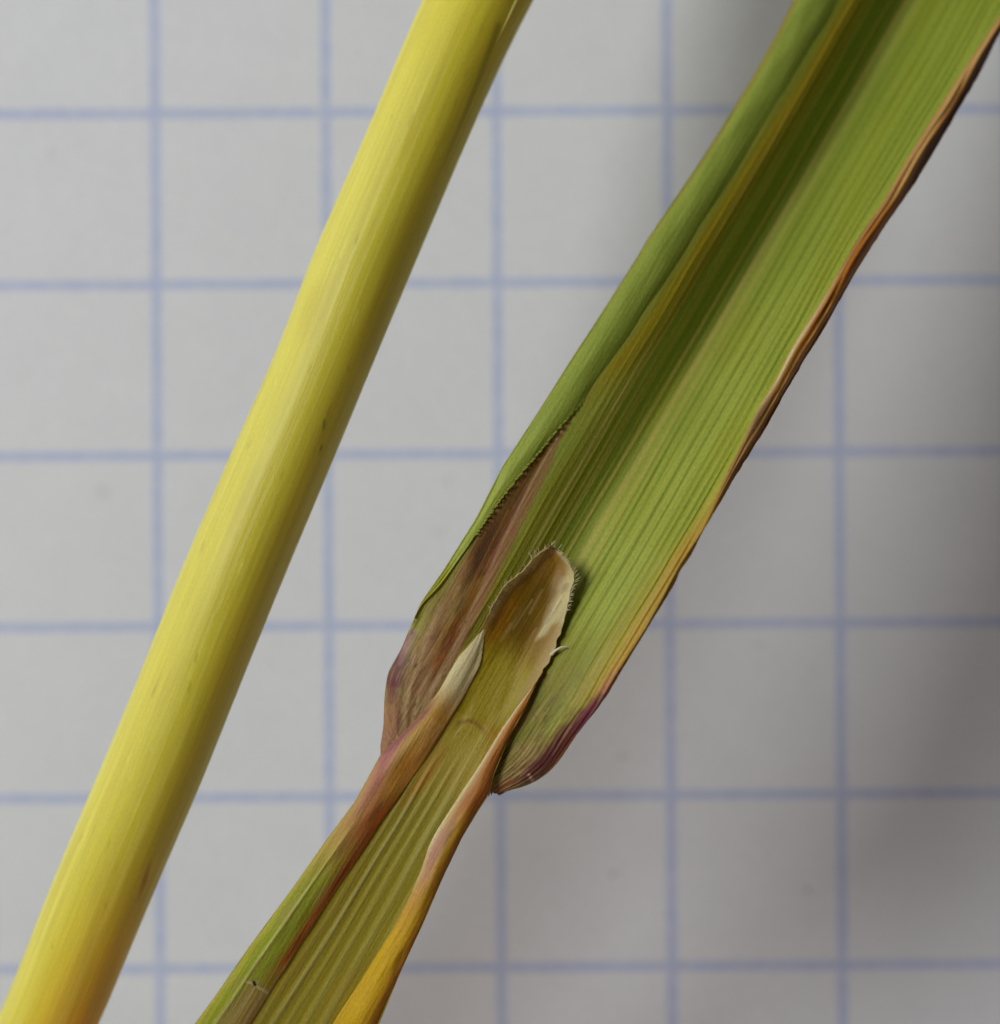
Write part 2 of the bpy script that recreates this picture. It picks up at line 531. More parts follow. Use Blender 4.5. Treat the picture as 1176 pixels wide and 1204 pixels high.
# the edge of an old sheath that still hugs the stalk near its top
a_e = FC.ab([(584, 50)])[0][0]
ea = np.linspace(a_e, 1150, 90)
lat_e = 0.72 - 0.05 * sstep(ea, a_e, a_e + 120) - 0.12 * sstep(ea, a_e + 120, 1150)
r_e = (cr_(ea) - cl(ea)) / 2
eb = (cr_(ea) + cl(ea)) / 2 + lat_e * r_e
ez = 415 * (1 - (ea / 1500) ** 2) + r_e + np.sqrt(1 - lat_e ** 2) * r_e * 0.985
ex_, ey_ = FC.px(ea, eb)
M_edge = tissue('sheath_edge_skin', rough=0.5, spec=0.4, transl=0.2, grain=0.03, bump=0.1, streak=0.03)
tube('sheath_edge', world_pos(ex_, ey_, ez), (0.3 + 1.7 * sstep(ea, a_e, a_e + 45)) * S, M_edge, stalk_t, 8, (214, 200, 104))

# ================================================================== grass leaf
FL = Frame((560, 850), (0.505, -0.863))


ARCH = curve([-1340, -1000, -700, -400, -100, 100, 300, 650, 1000, 1500, 1950], [6, 205, 358, 476, 530, 520, 478, 358, 256, 100, 6], 90)


def base_z(a):
    return ARCH(a)


# --- outlines, read off the photograph
bl_pts = [(933, 0), (915.6, 35), (884, 92), (845, 156), (813, 205), (760, 283), (750.5, 300), (709.7, 364.6), (672, 422), (631, 487),
          (590, 550), (560, 609), (523.7, 667), (495.8, 707), (481.8, 739), (471.8, 763), (456, 791), (452, 819), (451, 855), (446.5, 880), (449, 889)]
br_pts = [(1176, 39), (1149, 92), (1113.7, 152), (1078, 212), (1043, 262), (1007.6, 318), (960, 402), (951.5, 414), (917, 473), (900, 504), (866, 558.5),
          (832, 616), (798, 667), (781, 700), (759, 739), (725, 793), (713, 813), (701, 833), (688.6, 849.7), (679, 862), (670, 876), (658, 894),
          (645.7, 908), (630.4, 918.6), (615, 925.5), (595, 930), (585, 934), (577, 934), (560, 925)]
BLo = rail(FL, bl_pts, [(1100, -106), (1520, -92)], 5)
BRo = rail(FL, br_pts, [(1200, 123), (1520, 108)], 4)
dm_in = rail(FL, [(825, 619), (840, 587), (869, 528.6), (890, 483), (911.7, 449), (933, 406), (970, 348), (1007.6, 283), (1043, 230), (1071, 180),
                  (1099.6, 134), (1131, 85), (1176, 18)], [(300, 116.5), (250, 118), (1520, 92)], 6)
yel = curve([300, 422, 482, 593, 665, 762, 865, 956, 1200, 1520], [-84, -78, -63, -56, -55.5, -51, -46, -49, -46, -40], 20)
fold_in = curve([30, 60, 100, 112, 140, 160, 189, 207, 230, 251, 270, 291, 308, 332, 361, 381, 410, 440, 482, 593, 762, 956, 1200, 1520],
                [-123, -119, -112, -111, -114, -114, -112, -111, -109, -106.6, -104, -100.7, -97, -93.6, -88.8, -83, -79, -76, -70, -63, -58, -56, -54, -48], 6)

# --- blade
prof = curve(np.array([-.5, 0, .10, .18, .27, .36, .45, .50, .55, .62, .72, .84, .93, 1.0, 1.5]) * 1000,
             [58, 58, 60, 58, 50, 30, 7, 0, 3, 22, 58, 100, 126, 138, 138], 18, -600, 1600)
amp_r = curve([-120, -88, -40, 0, 60, 110, 250, 400, 600, 1100, 1520, 1950], [.12, .14, .22, .30, .44, .56, .76, .9, 1.0, 1.0, .7, .3], 25)
amp_l = curve([-120, -88, -40, 0, 60, 110, 250, 350, 450, 600, 1100, 1520, 1950], [.12, .13, .16, .20, .26, .32, .48, .62, .82, 1.0, 1.0, .7, .3], 25)


def amp(a, w=0.0):
    k = sstep(w + 0 * a, .40, .60)
    return amp_l(a) * (1 - k) + amp_r(a) * k


na, nb = 640, 300
# finer rows at the base where the auricles curve
av = np.concatenate([np.linspace(-89, 130, 150, endpoint=False), np.linspace(130, 1040, 400, endpoint=False), np.linspace(1040, 1950, 110)])
A = av[:, None]
w = np.linspace(0, 1, nb)[None, :]
L_ = BLo(A); R_ = BRo(A)
Bb = L_ + (R_ - L_) * w
pz = prof(w * 1000)
dmi = dm_in(A)
Aa = np.broadcast_to(A, Bb.shape)
Zb = pz * amp(A, w)
# parallel veins: ribs raised on the upper side, furrows between
vein_b = Bb + 1.2 * vnoise(Aa / 140, Bb / 30, 31)
spread = (R_ - L_) / 236.0
vb = vein_b / np.maximum(spread, 0.4)
right = sstep(w, .54, .62) * (1 - sstep(Bb, dmi - 8, dmi))
rib = np.abs(((vb / 15.0) % 1.0) - 0.5) * 2                      # 0 at furrow centre ... 1
vr = np.random.default_rng(5)
fur = np.zeros_like(vb)
x_ = 4.0
while x_ < 125:
    k_ = vr.uniform(.45, 1.0)
    fur = np.maximum(fur, k_ * np.exp(-((vb - x_) / vr.uniform(1.1, 2.1)) ** 2))
    x_ += vr.uniform(6.5, 15)
fine = np.sin(vb / 5.0 * 2 * math.pi + 1.5 * vnoise(Aa / 60, vb / 5, 33))
left = (1 - sstep(w, .48, .56)) * sstep(w, .2, .27)
Zb = Zb - 2.2 * fur * right * (0.3 + 0.7 * sstep(A, 60, 220)) + 0.35 * fine * right
ridge = np.zeros_like(vb)
x_ = -100.0
while x_ < 20:
    ridge = np.maximum(ridge, vr.uniform(.4, 1.0) * np.exp(-((vb - x_) / vr.uniform(1.0, 1.9)) ** 2))
    x_ += vr.uniform(4.5, 10)
Zb = Zb + (0.7 + 0.7 * sstep(A, 380, 600)) * ridge * left * sstep(A, 20, 120)
# crinkles near the auricles
crk = (1 - sstep(A, 60, 190))
Zb = Zb + crk * (0.7 * vnoise(vb / 7, Aa / 70, 35) + 1.0 * vnoise(vb / 16, Aa / 60, 36))
# left auricle swells, right auricle turns up then rolls under at its rim
ex = np.clip((Bb - L_) / 46, 0, 1)
Zb = Zb + 0 * np.exp(-((A - 5) / 60) ** 2) * np.sin(ex * math.pi) * (1 - sstep(w, .3, .4))
er = np.clip((R_ - Bb) / 40, 0, 1)
Zb = Zb - 16 * (1 - er) ** 2 * np.exp(-((A + 10) / 70) ** 2)
el = np.clip((Bb - L_) / 20, 0, 1)
Zb = Zb - 12 * (1 - el) ** 2 * np.exp(-((A + 30) / 70) ** 2)
# dried right margin: curls up, crumples and rolls over
u = np.clip((Bb - dmi) / np.maximum(R_ - dmi, 1), 0, 1)
inm = sstep(Bb, dmi - 1.0, dmi + 1.0) * sstep(A, 300, 420)
roll = 4 * np.sin(np.clip(u * 1.15, 0, 1) * math.pi) - 11 * u ** 2.2 - 8 * u
roll = roll + 1.3 * np.sin(u * 13 + 2.5 * vnoise(Aa / 70, u * 2, 41)) * sstep(u, .05, .2)
roll = roll + 0.9 * vnoise(Aa / 14, u * 6, 42) * u
Zb = Zb + inm * roll * np.clip((R_ - dmi) / 17, 0, 1.1)
# outline roughness of the dried margin
Bb = Bb + inm * u ** 3 * 0.4 * vnoise(Aa / 9, u * 0, 43)
Zb = Zb + base_z(A)
blade = Sheet(FL, Aa * 1.0, Bb, Zb, 7)
bp = blade.paint((168, 176, 78))
# pigment and painted groove shade ---------------------------------------------------------------
O1 = np.ones_like(Aa)
bp.mix((148, 162, 60), 0.8 * sstep(A, 350, 950) * O1)
bp.mix((122, 140, 48), 0.6 * sstep(w, .62, .50) * sstep(w, .30, .38) * O1)  # mid groove painted darker green, its shade put into the colour
bp.mix((176, 178, 62), 0.6 * sstep(Bb, 70, 108) * (1 - sstep(A, 420, 900)))
# dark furrows on the right flank
bp.mix((104, 122, 30), (0.4 + 0.6 * sstep(A, 60, 220)) * (0.72 + 0.25 * vnoise(Aa / 90, vb / 15, 51)) * fur * right)
bp.mix((122, 142, 50), 0.22 * sstep(fine, 0.2, 1) * right)
# olive-yellow left flank with pale ribs
bp.mix((138, 132, 34), 0.8 * left * sstep(A, 520, 250) * sstep(w, .46, .36))
bp.mix((172, 158, 62), (0.50 + 0.2 * vnoise(Aa / 120, vb / 8, 53)) * ridge * left * (0.35 + 0.65 * sstep(A, 640, 420)))
for bb, al, wd in ((-46, .55, 4), (-28, .45, 3.5), (-8, .35, 3), (9, .5, 4), (21, .3, 3)):
    bp.mix((196, 184, 96), 1.4 * al * np.exp(-((vb - bb) / wd) ** 2) * sstep(A, 120, 240))
# yellow band
yb = Bb - yel(A)
bp.mix((176, 152, 40), 0.8 * np.exp(-((yb - 2) / 11.0) ** 2) * sstep(A, 330, 470))
bp.mix((198, 168, 40), 0.5 * np.exp(-((yb) / 3.5) ** 2) * sstep(A, 400, 520) * (0.75 + 0.25 * vnoise(Aa / 60, Bb / 3, 55)))
bp.mix((150, 128, 24), 0.6 * np.exp(-((yb - 14) / 6.0) ** 2) * sstep(A, 380, 470))
# orange rim low on the right
bp.mix((206, 152, 66), 0.85 * sstep(Bb, R_ - 20, R_ - 4) * sstep(A, 430, 300) * sstep(A, 40, 120))
bp.mix((190, 164, 70), 0.5 * sstep(Bb, R_ - 46, R_ - 14) * sstep(A, 330, 200) * sstep(A, 40, 120))
# base of the blade right of the ligule
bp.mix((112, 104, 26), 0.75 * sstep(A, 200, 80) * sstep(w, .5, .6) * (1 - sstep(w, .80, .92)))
bp.stroke([(742, 715), (694, 800), (655, 862), (618, 905)], [5, 5, 6, 8], (166, 146, 74), [0.2, 0.7, 0.75, 0.5], 0.9)
bp.stroke([(700, 735), (664, 800), (628, 862)], [3, 4, 5], (150, 142, 66), [0.2, 0.6, 0.4], 0.9)
bp.stroke([(716, 745), (680, 812), (650, 850)], [3, 3, 3], (150, 138, 60), [0.1, 0.45, 0.3], 0.9)
bp.stroke([(635, 868), (612, 905), (594, 922)], [26, 34, 22], (164, 132, 82), [0.3, 0.8, 0.8], 0.9)
bp.stroke([(728, 783), (712, 812), (694, 838)], [10, 14, 12], (188, 124, 104), [0.2, 0.85, 0.4], 0.9)
bp.stroke([(706, 820), (688, 842), (664, 872), (640, 898), (618, 915), (598, 926)], [12, 22, 30, 30, 20, 10], (104, 44, 56), [0.5, 0.95, 0.95, 0.95, 0.8, 0.5], 0.7, 0.2, 3)
bp.stroke([(700, 826), (683, 850)], [8, 10], (122, 50, 74), 0.7, 0.8)
bp.stroke([(676, 868), (660, 890), (646, 905)], [9, 12, 8], (138, 76, 42), 0.7, 0.8)
bp.stroke([(622, 911), (626, 918)], 3, (214, 190, 160), 0.8, 0.5)
bp.stroke([(612, 876), (618, 884)], 5, (120, 80, 40), 0.4, 0.9)
bp.stroke([(600, 920), (586, 930), (572, 932)], [14, 14, 16], (150, 104, 62), 0.9, 0.6)
# brown dead streak on the left flank
bp.stroke([(676, 484), (650, 520), (612, 580), (580, 635), (548, 700), (520, 760), (496, 810)], [4, 16, 34, 44, 46, 40, 24], (156, 108, 56), [0.6, 0.9, 0.95, 0.95, 0.95, 0.9, 0.6], 0.4, 0.15, 4)
bp.stroke([(640, 530), (606, 582), (576, 630), (552, 680), (536, 722)], [8, 18, 24, 22, 10], (94, 56, 22), [0.6, 0.8, 0.9, 0.85, 0.3], 0.8, 0.35, 6)
bp.stroke([(585, 622), (566, 655), (556, 680)], [14, 18, 12], (78, 52, 26), [0.5, 0.8, 0.4], 0.9, 0.3, 8)
bp.stroke([(545, 705), (540, 716)], [9, 11], (70, 48, 28), 0.75, 0.9, 0.3)
bp.stroke([(560, 690), (536, 738), (514, 780), (500, 812)], [6, 9, 9, 5], (140, 76, 38), [0.5, 0.85, 0.85, 0.4], 0.6, 0.3, 9)
bp.stroke([(519, 770), (511, 784)], [5, 5], (176, 96, 30), 0.8, 0.7)
for (p, wd, c, al) in (([(664, 500), (626, 566), (590, 640), (560, 706), (530, 770), (505, 825)], 4, (196, 158, 118), .8),
                       ([(656, 520), (618, 592), (585, 660), (556, 722), (524, 790)], 3, (188, 140, 110), .7),
                       ([(650, 540), (600, 638), (566, 710), (540, 764), (512, 818)], 6, (178, 136, 92), .75),
                       ([(620, 570), (590, 630), (572, 672)], 4, (150, 86, 84), .55),
                       ([(548, 660), (520, 712), (498, 770), (484, 812)], 5, (178, 142, 92), .8),
                       ([(540, 690), (512, 746), (492, 800)], 4, (190, 160, 116), .7),
                       ([(530, 700), (505, 755), (488, 805)], 3, (140, 92, 56), .7),
                       ([(560, 640), (532, 690), (508, 742)], 3, (126, 76, 40), .6),
                       ([(598, 600), (572, 650), (548, 702), (528, 745)], 3, (150, 98, 52), .6)):
    bp.stroke(p, wd, c, al, 0.7)
# yellow-green rim above the left auricle
bp.stroke([(545, 636), (520, 676), (500, 716), (488, 750)], [14, 20, 18, 10], (158, 158, 54), [0.6, 0.9, 0.9, 0.5], 0.6)
# left auricle
bp.stroke([(545, 668), (515, 720), (494, 765), (480, 800)], [22, 26, 26, 22], (168, 130, 88), [0.3, 0.75, 0.85, 0.6], 0.8)
bp.stroke([(520, 775), (500, 812), (480, 845), (462, 878)], [46, 52, 50, 40], (172, 134, 96), [0.2, 0.8, 0.9, 0.95], 0.7)
bp.stroke([(462, 800), (456, 840), (450, 884)], [22, 22, 16], (170, 122, 92), [0.6, 0.9, 0.9], 0.7)
bp.stroke([(482, 748), (470, 776), (463, 802), (460, 822)], [14, 24, 26, 14], (108, 48, 68), [0.6, 0.95, 0.95, 0.4], 0.8, 0.25, 12)
bp.stroke([(486, 742), (478, 760), (470, 780)], [8, 9, 6], (196, 156, 150), [0.7, 0.75, 0.3], 0.9)
bp.stroke([(468, 820), (468, 850), (460, 874)], [7, 8, 6], (148, 84, 80), [0.4, 0.55, 0.4], 0.9)
for (p, wd, c, al) in (([(500, 760), (484, 800), (474, 850), (466, 874)], 3, (200, 168, 128), .4),
                       ([(510, 770), (492, 812), (480, 848)], 2.5, (140, 92, 60), .6),
                       ([(488, 770), (478, 800), (472, 836)], 2.5, (200, 160, 140), .6),
                       ([(520, 790), (500, 822), (488, 840)], 2.5, (206, 176, 130), .6)):
    bp.stroke(p, wd, c, al, 0.7)
for p in ((489, 827), (522, 794), (482, 775), (490, 781)):
    bp.stroke([p, (p[0] - 1.5, p[1] + 3)], 2.2, (86, 50, 36), 0.7, 0.6)
# staining breaks up along the veins
vs = vnoise(Aa / 22, vb / 1.9, 66); vs2 = vnoise(Aa / 6, vb / 2.6, 67)
low = sstep(A, 150, 70)
bp.mix((188, 150, 106), 0.40 * sstep(vs, .15, .8) * low)
bp.mix((96, 52, 44), 0.34 * sstep(-vs, .2, .8) * low)
bp.mix((86, 48, 36), 0.30 * sstep(vs2, .45, .9) * low)
# under the folded margin (seen only from aside)
bp.mix((150, 150, 60), 0.5 * (1 - sstep(w, .0, .05)) * sstep(A, 100, 160) * O1)
# dried margin
dry = inm
bp.mix((168, 106, 44), dry)
bp.mix((214, 198, 150), dry * np.exp(-((u - .05) / .16) ** 2) * (0.25 + 0.75 * np.exp(-((A - 555) / 85) ** 2)))
bp.mix((196, 160, 106), dry * np.exp(-((u - .3) / .2) ** 2) * 0.8 * sstep(A, 700, 850))
bp.mix((84, 60, 40), dry * sstep(u, .45, .75) * 0.85 * sstep(A, 760, 850))
bp.mix((176, 104, 44), dry * sstep(u, .25, .6) * 0.6 * np.exp(-((A - 690) / 90) ** 2))
bp.mix((74, 50, 34), dry * np.exp(-((u - .4) / .3) ** 2) * 0.9 * np.exp(-((A - 478) / 34) ** 2))
bp.mix((104, 72, 44), dry * np.exp(-((u - .4) / .3) ** 2) * 0.7 * np.exp(-((A - 420) / 50) ** 2))
sn = vnoise(Aa / 90, u * 5, 61)
bp.mix((206, 166, 100), dry * 0.45 * sstep(sn, .2, .7))
bp.mix((92, 60, 34), dry * 0.45 * sstep(-sn, .2, .7))
# weak cloudy variation of the green
cl_n = vnoise(Aa / 110, Bb / 28, 63)
bp.mix((160, 158, 48), 0.22 * sstep(cl_n, 0.1, 0.9) * (1 - dry))
bp.mix((122, 140, 48), 0.18 * sstep(-cl_n, 0.1, 0.9) * (1 - dry) * sstep(A, 180, 260))

M_blade = tissue('leaf_blade', rough=0.5, spec=0.3, transl=0.26, grain=0.15, bump=0.45, streak=0.09, gain=1.08, sat=1.03)
M_dry = tissue('dried_tissue', rough=0.6, spec=0.25, transl=0.08, grain=0.12, bump=0.5, streak=0.16, sat=1.05)
M_memb = tissue('membrane', rough=0.5, spec=0.35, transl=0.30, grain=0.14, bump=0.4, streak=0.07, gain=1.03, sat=1.06)

leaf = empty('grass_leaf', (0, 0, 0))
lc = world_pos(np.array([560.0]), np.array([850.0]), np.array([0.0]))[0]
leaf.location = (float(lc[0]), float(lc[1]), 0)
prop(leaf, 'green channelled grass leaf with purple auricles and pale ligule above its open sheath', 'grass leaf')

mk_dry = ((blade.Bv > dm_in(blade.Av)) & (blade.Av > 320)).astype(float)
lim_r = 62 - 40 * sstep(blade.Av, -20, -80)
mk_ar = ((blade.Bv > lim_r - 10 + 1.0 * np.clip(blade.Av + 20, 0, None)) & (blade.Av < 70)).astype(float)
mk_al = ((blade.Bv < -58 - 0.42 * np.clip(blade.Av, 0, None)) & (blade.Av < 118)).astype(float)
rest = 1 - np.maximum(np.maximum(mk_dry, mk_ar), mk_al)
# faces must go to exactly one part
fm = np.stack([m[blade.Q].mean(1) for m in (rest, mk_dry, mk_ar, mk_al)], 1)
own = fm.argmax(1)


def build_faces(sh, name, mat, parent, paint, facemask):
    C = np.concatenate([paint.c, paint.c]); Q = sh.Q[facemask]
    used = np.unique(Q); remap = np.full(len(sh.V), -1); remap[used] = np.arange(len(used))
    return raw_mesh(name, sh.V[used], remap[Q], mat, parent, C[used], sh.uv[used], sh.vn[used])


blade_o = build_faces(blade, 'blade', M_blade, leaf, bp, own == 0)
dry_o = build_faces(blade, 'dried_margin', M_dry, blade_o, bp, own == 1)
prop(dry_o, 'brown dried margin rolled along the blade')
ar_o = build_faces(blade, 'auricle', M_blade, leaf, bp, own == 2)
prop(ar_o, 'dark purple auricle')
al_o = build_faces(blade, 'auricle', M_blade, leaf, bp, own == 3)
prop(al_o, 'pinkish tan auricle with purple patch')

# --- left margin of the blade, rolled inward
A = np.concatenate([np.linspace(70, 420, 300, endpoint=False), np.linspace(420, 1950, 340)])[:, None]
s = np.linspace(0, 1, 70)[None, :]
bo = BLo(A); bi = bo + np.maximum(fold_in(A) - bo, 0.3) * sstep(A, 60, 180)
free = 1 - sstep(A, 365, 430)                     # 1 where the serrated edge stands free
wi = (bi - BLo(A)) / (BRo(A) - BLo(A))
z_in = prof(wi * 1000) * amp(A, wi) + base_z(A)
z_out = prof(0 * A) * amp(A) + base_z(A) - 3
width = bi - bo
hump = np.clip(width, 0, 60) * (0.25 * (1 - free) + 0.24 * free) * sstep(A, 66, 190)
Bf = bo + width * s
sb = np.sin(math.pi * s ** 0.82)
Zf = z_out + (z_in - z_out + 2.5 * free - 3 * (1 - free)) * s + hump * np.clip(sb, 0, 1) ** 0.8
Zf = Zf + 1.0 * vnoise(A / 40 + 0 * s, s * 4, 71)
Bf = Bf + free * sstep(s, .93, 1.0) * 1.6 * np.abs(((A / 7.0) % 1.0) * 2 - 1) * sstep(A, 185, 215)
fold = Sheet(FL, np.broadcast_to(A, Bf.shape) * 1.0, Bf, Zf, 4 * np.clip(width / 16, 0.02, 1))
fp = fold.paint((158, 172, 74))
Of = np.ones_like(Bf)
fp.mix((140, 154, 62), 0.5 * sstep(vnoise(A / 60, s * 9, 72), 0, .8))
fp.mix((176, 186, 84), 0.6 * sstep(A, 330, 240) * Of)
fp.mix((176, 168, 52), 0.8 * sstep(A, 175, 120) * Of)
fp.mix((132, 150, 40), 0.7 * np.exp(-((s - .55) / .2) ** 2) * sstep(A, 175, 120))
fp.mix((182, 120, 74), 0.85 * np.exp(-(s / .07) ** 2) * sstep(A, 560, 700))
fp.mix((170, 140, 70), 0.6 * np.exp(-(s / .06) ** 2) * Of)
fp.mix((110, 122, 34), 0.5 * sstep(s, .6, .95) * sstep(A, 380, 470))
fp.mix((120, 104, 30), 0.5 * sstep(s, .85, 1.0) * sstep(A, 380, 470))
fp.mix((170, 156, 66), 0.8 * sstep(A, 120, 75) * Of)
fold_o = fold.build('rolled_margin', M_blade, blade_o, fp)
prop(fold_o, 'light green inward rolled margin with a finely toothed edge')
# teeth along the free edge
ms = []
for a in np.arange(190, 360, 4.9):
    a = a + random.uniform(-1.8, 1.8)
    bi1 = float(fold_in(a)); wi1 = (bi1 - float(BLo(a))) / (float(BRo(a)) - float(BLo(a)))
    z1 = float(prof(wi1 * 1000) * amp(a) + base_z(a)) + 4.5
    ln = random.uniform(0.2, 2.7)
    aa1 = np.array([a, a + 2.0, a + 3.6]); bb1 = np.array([bi1 - 0.8, bi1 + ln * .7, bi1 + ln])
    x1, y1 = FL.px(aa1, bb1)
    tube('x', world_pos(x1, y1, np.array([z1, z1, z1 - 1])), np.array([1.2, 0.8, 0.15]) * S, None, merge=ms)
Vt = np.concatenate([m[0] for m in ms]); Qt = np.concatenate([m[1] for m in ms])
teeth = raw_mesh('margin_teeth', Vt, Qt, M_blade, blade_o, np.tile(lin((180, 184, 90)), (len(Vt), 1)), np.zeros((len(Vt), 2)))
prop(teeth, kind='stuff')

# --- sheath and ligule: one trough, the ligule is its free upper tongue
lig_l = rail(FL, [(631.7, 653), (612.6, 674), (595, 687), (584, 703), (572.5, 727.5), (559, 748.5), (540, 769.5), (516, 812), (497, 838.6), (472, 863), (448, 887),
                  (418, 942), (386, 985), (343, 1046), (293, 1113.6), (253.6, 1171), (230, 1203)], [(222, -30), (240, -29), (-900, -132)], 3)
in_r_pts = [(674, 670), (676.6, 680), (672, 693), (666, 722), (660, 743), (653, 760), (643, 781), (632, 800), (622, 813.5), (607, 832.6), (590, 857), (579.6, 874), (561, 904),
            (542, 932), (525, 958.5), (512, 979), (503, 998), (495, 1024), (482, 1054), (464, 1088.6), (428.6, 1146), (396, 1196)]
in_r = rail(FL, in_r_pts, [(222, -20), (219, -8), (240, -21), (-900, 30)], 3)
out_r = rail(FL, [(632, 800), (619, 831), (599, 867), (579.5, 914.6), (575.5, 933), (561, 955), (543, 985), (521, 1031), (496, 1088.6), (471, 1142), (446, 1203)],
             [(101, 37), (124.6, 34.8), (143, 32), (-900, 112)], 5)
in_l = rail(FL, [(571, 737), (567.6, 764), (566.6, 779), (554, 802), (544.6, 821), (450, 963.6), (421, 1010), (386, 1060), (350, 1117), (328.6, 1149)],
            [(112, -50.5), (130, -53), (0, -29), (-66, -30), (-900, -62)], 8)


def fl_right(a):
    return np.where(a > 85, in_r(a), np.maximum(out_r(a), in_r(a)))


trough = curve([-900, -300, -120, -40, 40, 120, 190, 222], [30, 27, 25, 24, 21, 19, 22, 28], 20)
edge_h = curve([-900, -300, -120, -40, 40, 120, 190, 222], [16, 9, 6, 5, 6, 8, 8, 4], 20)


def floor_z(a, b):
    l = lig_l(a); r = fl_right(a)
    c = (l + r) / 2 + 2
    h = np.maximum((r - l) / 2, 2)
    x = np.clip((b - c) / h, -1.2, 1.2)
    return base_z(a) + trough(a) + edge_h(a) * np.abs(x) ** 1.8


av = np.concatenate([np.linspace(-1340, -480, 80, endpoint=False), np.linspace(-480, -60, 300, endpoint=False), np.linspace(-60, 195, 200, endpoint=False),
                     195 + 27.5 * np.sin(np.linspace(0, 1, 44) * math.pi / 2)])
A = av[:, None]
s = np.linspace(0, 1, 190)[None, :]
Lf = lig_l(A); Rf = fl_right(A)
# ragged membrane edge on the ligule
free_l = sstep(A, 85, 125)
rag = (0.9 * noise1(len(av), 4, 81) + 0.9 * noise1(len(av), 9, 82))[:, None]
rag2 = (1.1 * noise1(len(av), 4, 83) + 1.3 * noise1(len(av), 8, 84))[:, None]
Lf2 = Lf + rag * free_l; Rf2 = Rf + rag2 * sstep(A, 60, 110)
Bs = Lf2 + (Rf2 - Lf2) * s
As = np.broadcast_to(A, Bs.shape)
Zs = floor_z(A, Bs)
shd = sstep(A, -20, -110)                         # 1 on the sheath
rb_ = Bs / np.clip((Rf - Lf) / 150, .6, 1.6) + 2.0 * vnoise(As / 160, Bs / 25, 85)
rb_ = rb_ + 4.5 * np.sin(rb_ / 17.0 + 1.3)
ribs = np.exp(-((((rb_ / 14.5) % 1.0) - 0.5) / 0.24) ** 2) * (0.75 + 0.25 * np.sin(np.floor(rb_ / 14.5) * 2.4))
Zs = Zs + shd * 1.5 * ribs
Zs = Zs + (1 - shd) * (0.8 * vnoise(As / 40, Bs / 9, 86) + 1.0 * vnoise(As / 60, Bs / 22, 87))
# right flank of the ligule stands up, with a crease
lr = np.clip((Rf - Bs) / 26, 0, 1)
Zs = Zs + sstep(A, 0, 60) * 6.5 * (1 - lr) ** 1.3
ll = np.clip((Bs - Lf) / 12, 0, 1)
Zs = Zs + free_l * 4 * (1 - ll)
tipz = sstep(A, 190, 222)
Zs = Zs + 4 * tipz
floor = Sheet(FL, As * 1.0, Bs, Zs, 3.0)
lp = floor.paint((172, 154, 50))
Ol = np.ones_like(Bs)
# sheath floor
lp.mix((152, 142, 42), shd * 0.9 * Ol)
lp.mix((176, 172, 104), shd * ribs * (0.50 + 0.3 * vnoise(As / 130, Bs / 13, 91)))
lp.mix((134, 122, 34), shd * 0.5 * sstep(-ribs, -.12, 0) * Ol)
lp.mix((150, 128, 40), shd * 0.35 * sstep(vnoise(As / 120, Bs / 20, 92), 0, .7))
lp.mix((178, 158, 68), np.exp(-((A + 50) / 45) ** 2) * 0.75 * Ol)
# ligule membrane
bro = sstep(A, 70, 125)
lp.mix((152, 112, 34), bro * 0.92 * Ol)
lp.mix((106, 82, 14), bro * 0.8 * np.exp(-((s - .45) / .22) ** 2) * sstep(A, 205, 170))
lp.mix((172, 112, 44), np.exp(-((A - 120) / 45) ** 2) * 0.7 * np.exp(-((s - .16) / .12) ** 2))
lp.mix((176, 150, 100), 0.6 * sstep(A, 165, 205) * sstep(s, .3, .8))
lp.mix((214, 202, 150), free_l * np.exp(-((Bs - Lf) / 8.0) ** 2) * 0.55)
lp.mix((214, 204, 156), sstep(A, 60, 110) * np.exp(-((Rf - Bs) / 6.5) ** 2) * 0.9)
lp.stroke([(672, 672), (664, 700), (652, 724), (640, 742), (630, 752)], [14, 20, 16, 10, 4], (218, 206, 150), [0.7, 0.9, 0.85, 0.75, 0.5], 0.8, 0.3, 14)
lp.stroke([(660, 700), (646, 728), (634, 748)], [2, 3, 2], (236, 226, 180), 0.55, 0.8)
lp.stroke([(658, 740), (644, 768), (630, 796), (612, 822)], [14, 16, 14, 8], (188, 156, 96), [0.6, 0.8, 0.75, 0.4], 0.8)
lp.stroke([(630, 752), (618, 776), (604, 800)], [5, 6, 4], (184, 148, 80), [0.5, 0.5, 0.2], 0.9)
lp.stroke([(645, 646), (638, 670), (628, 690)], [14, 16, 10], (140, 104, 60), [0.6, 0.5, 0.2], 0.9)
for k in range(16):
    b0 = random.uniform(-40, 22); a0 = random.uniform(120, 200); ln = random.uniform(20, 60)
    x, y = FL.px(np.array([a0, a0 - ln]), np.array([b0, b0 + random.uniform(-3, 3)]))
    lp.stroke(np.stack([x, y], -1), random.uniform(2, 4), random.choice([(190, 160, 100), (120, 90, 36), (176, 140, 70)]), 0.35, 0.9)
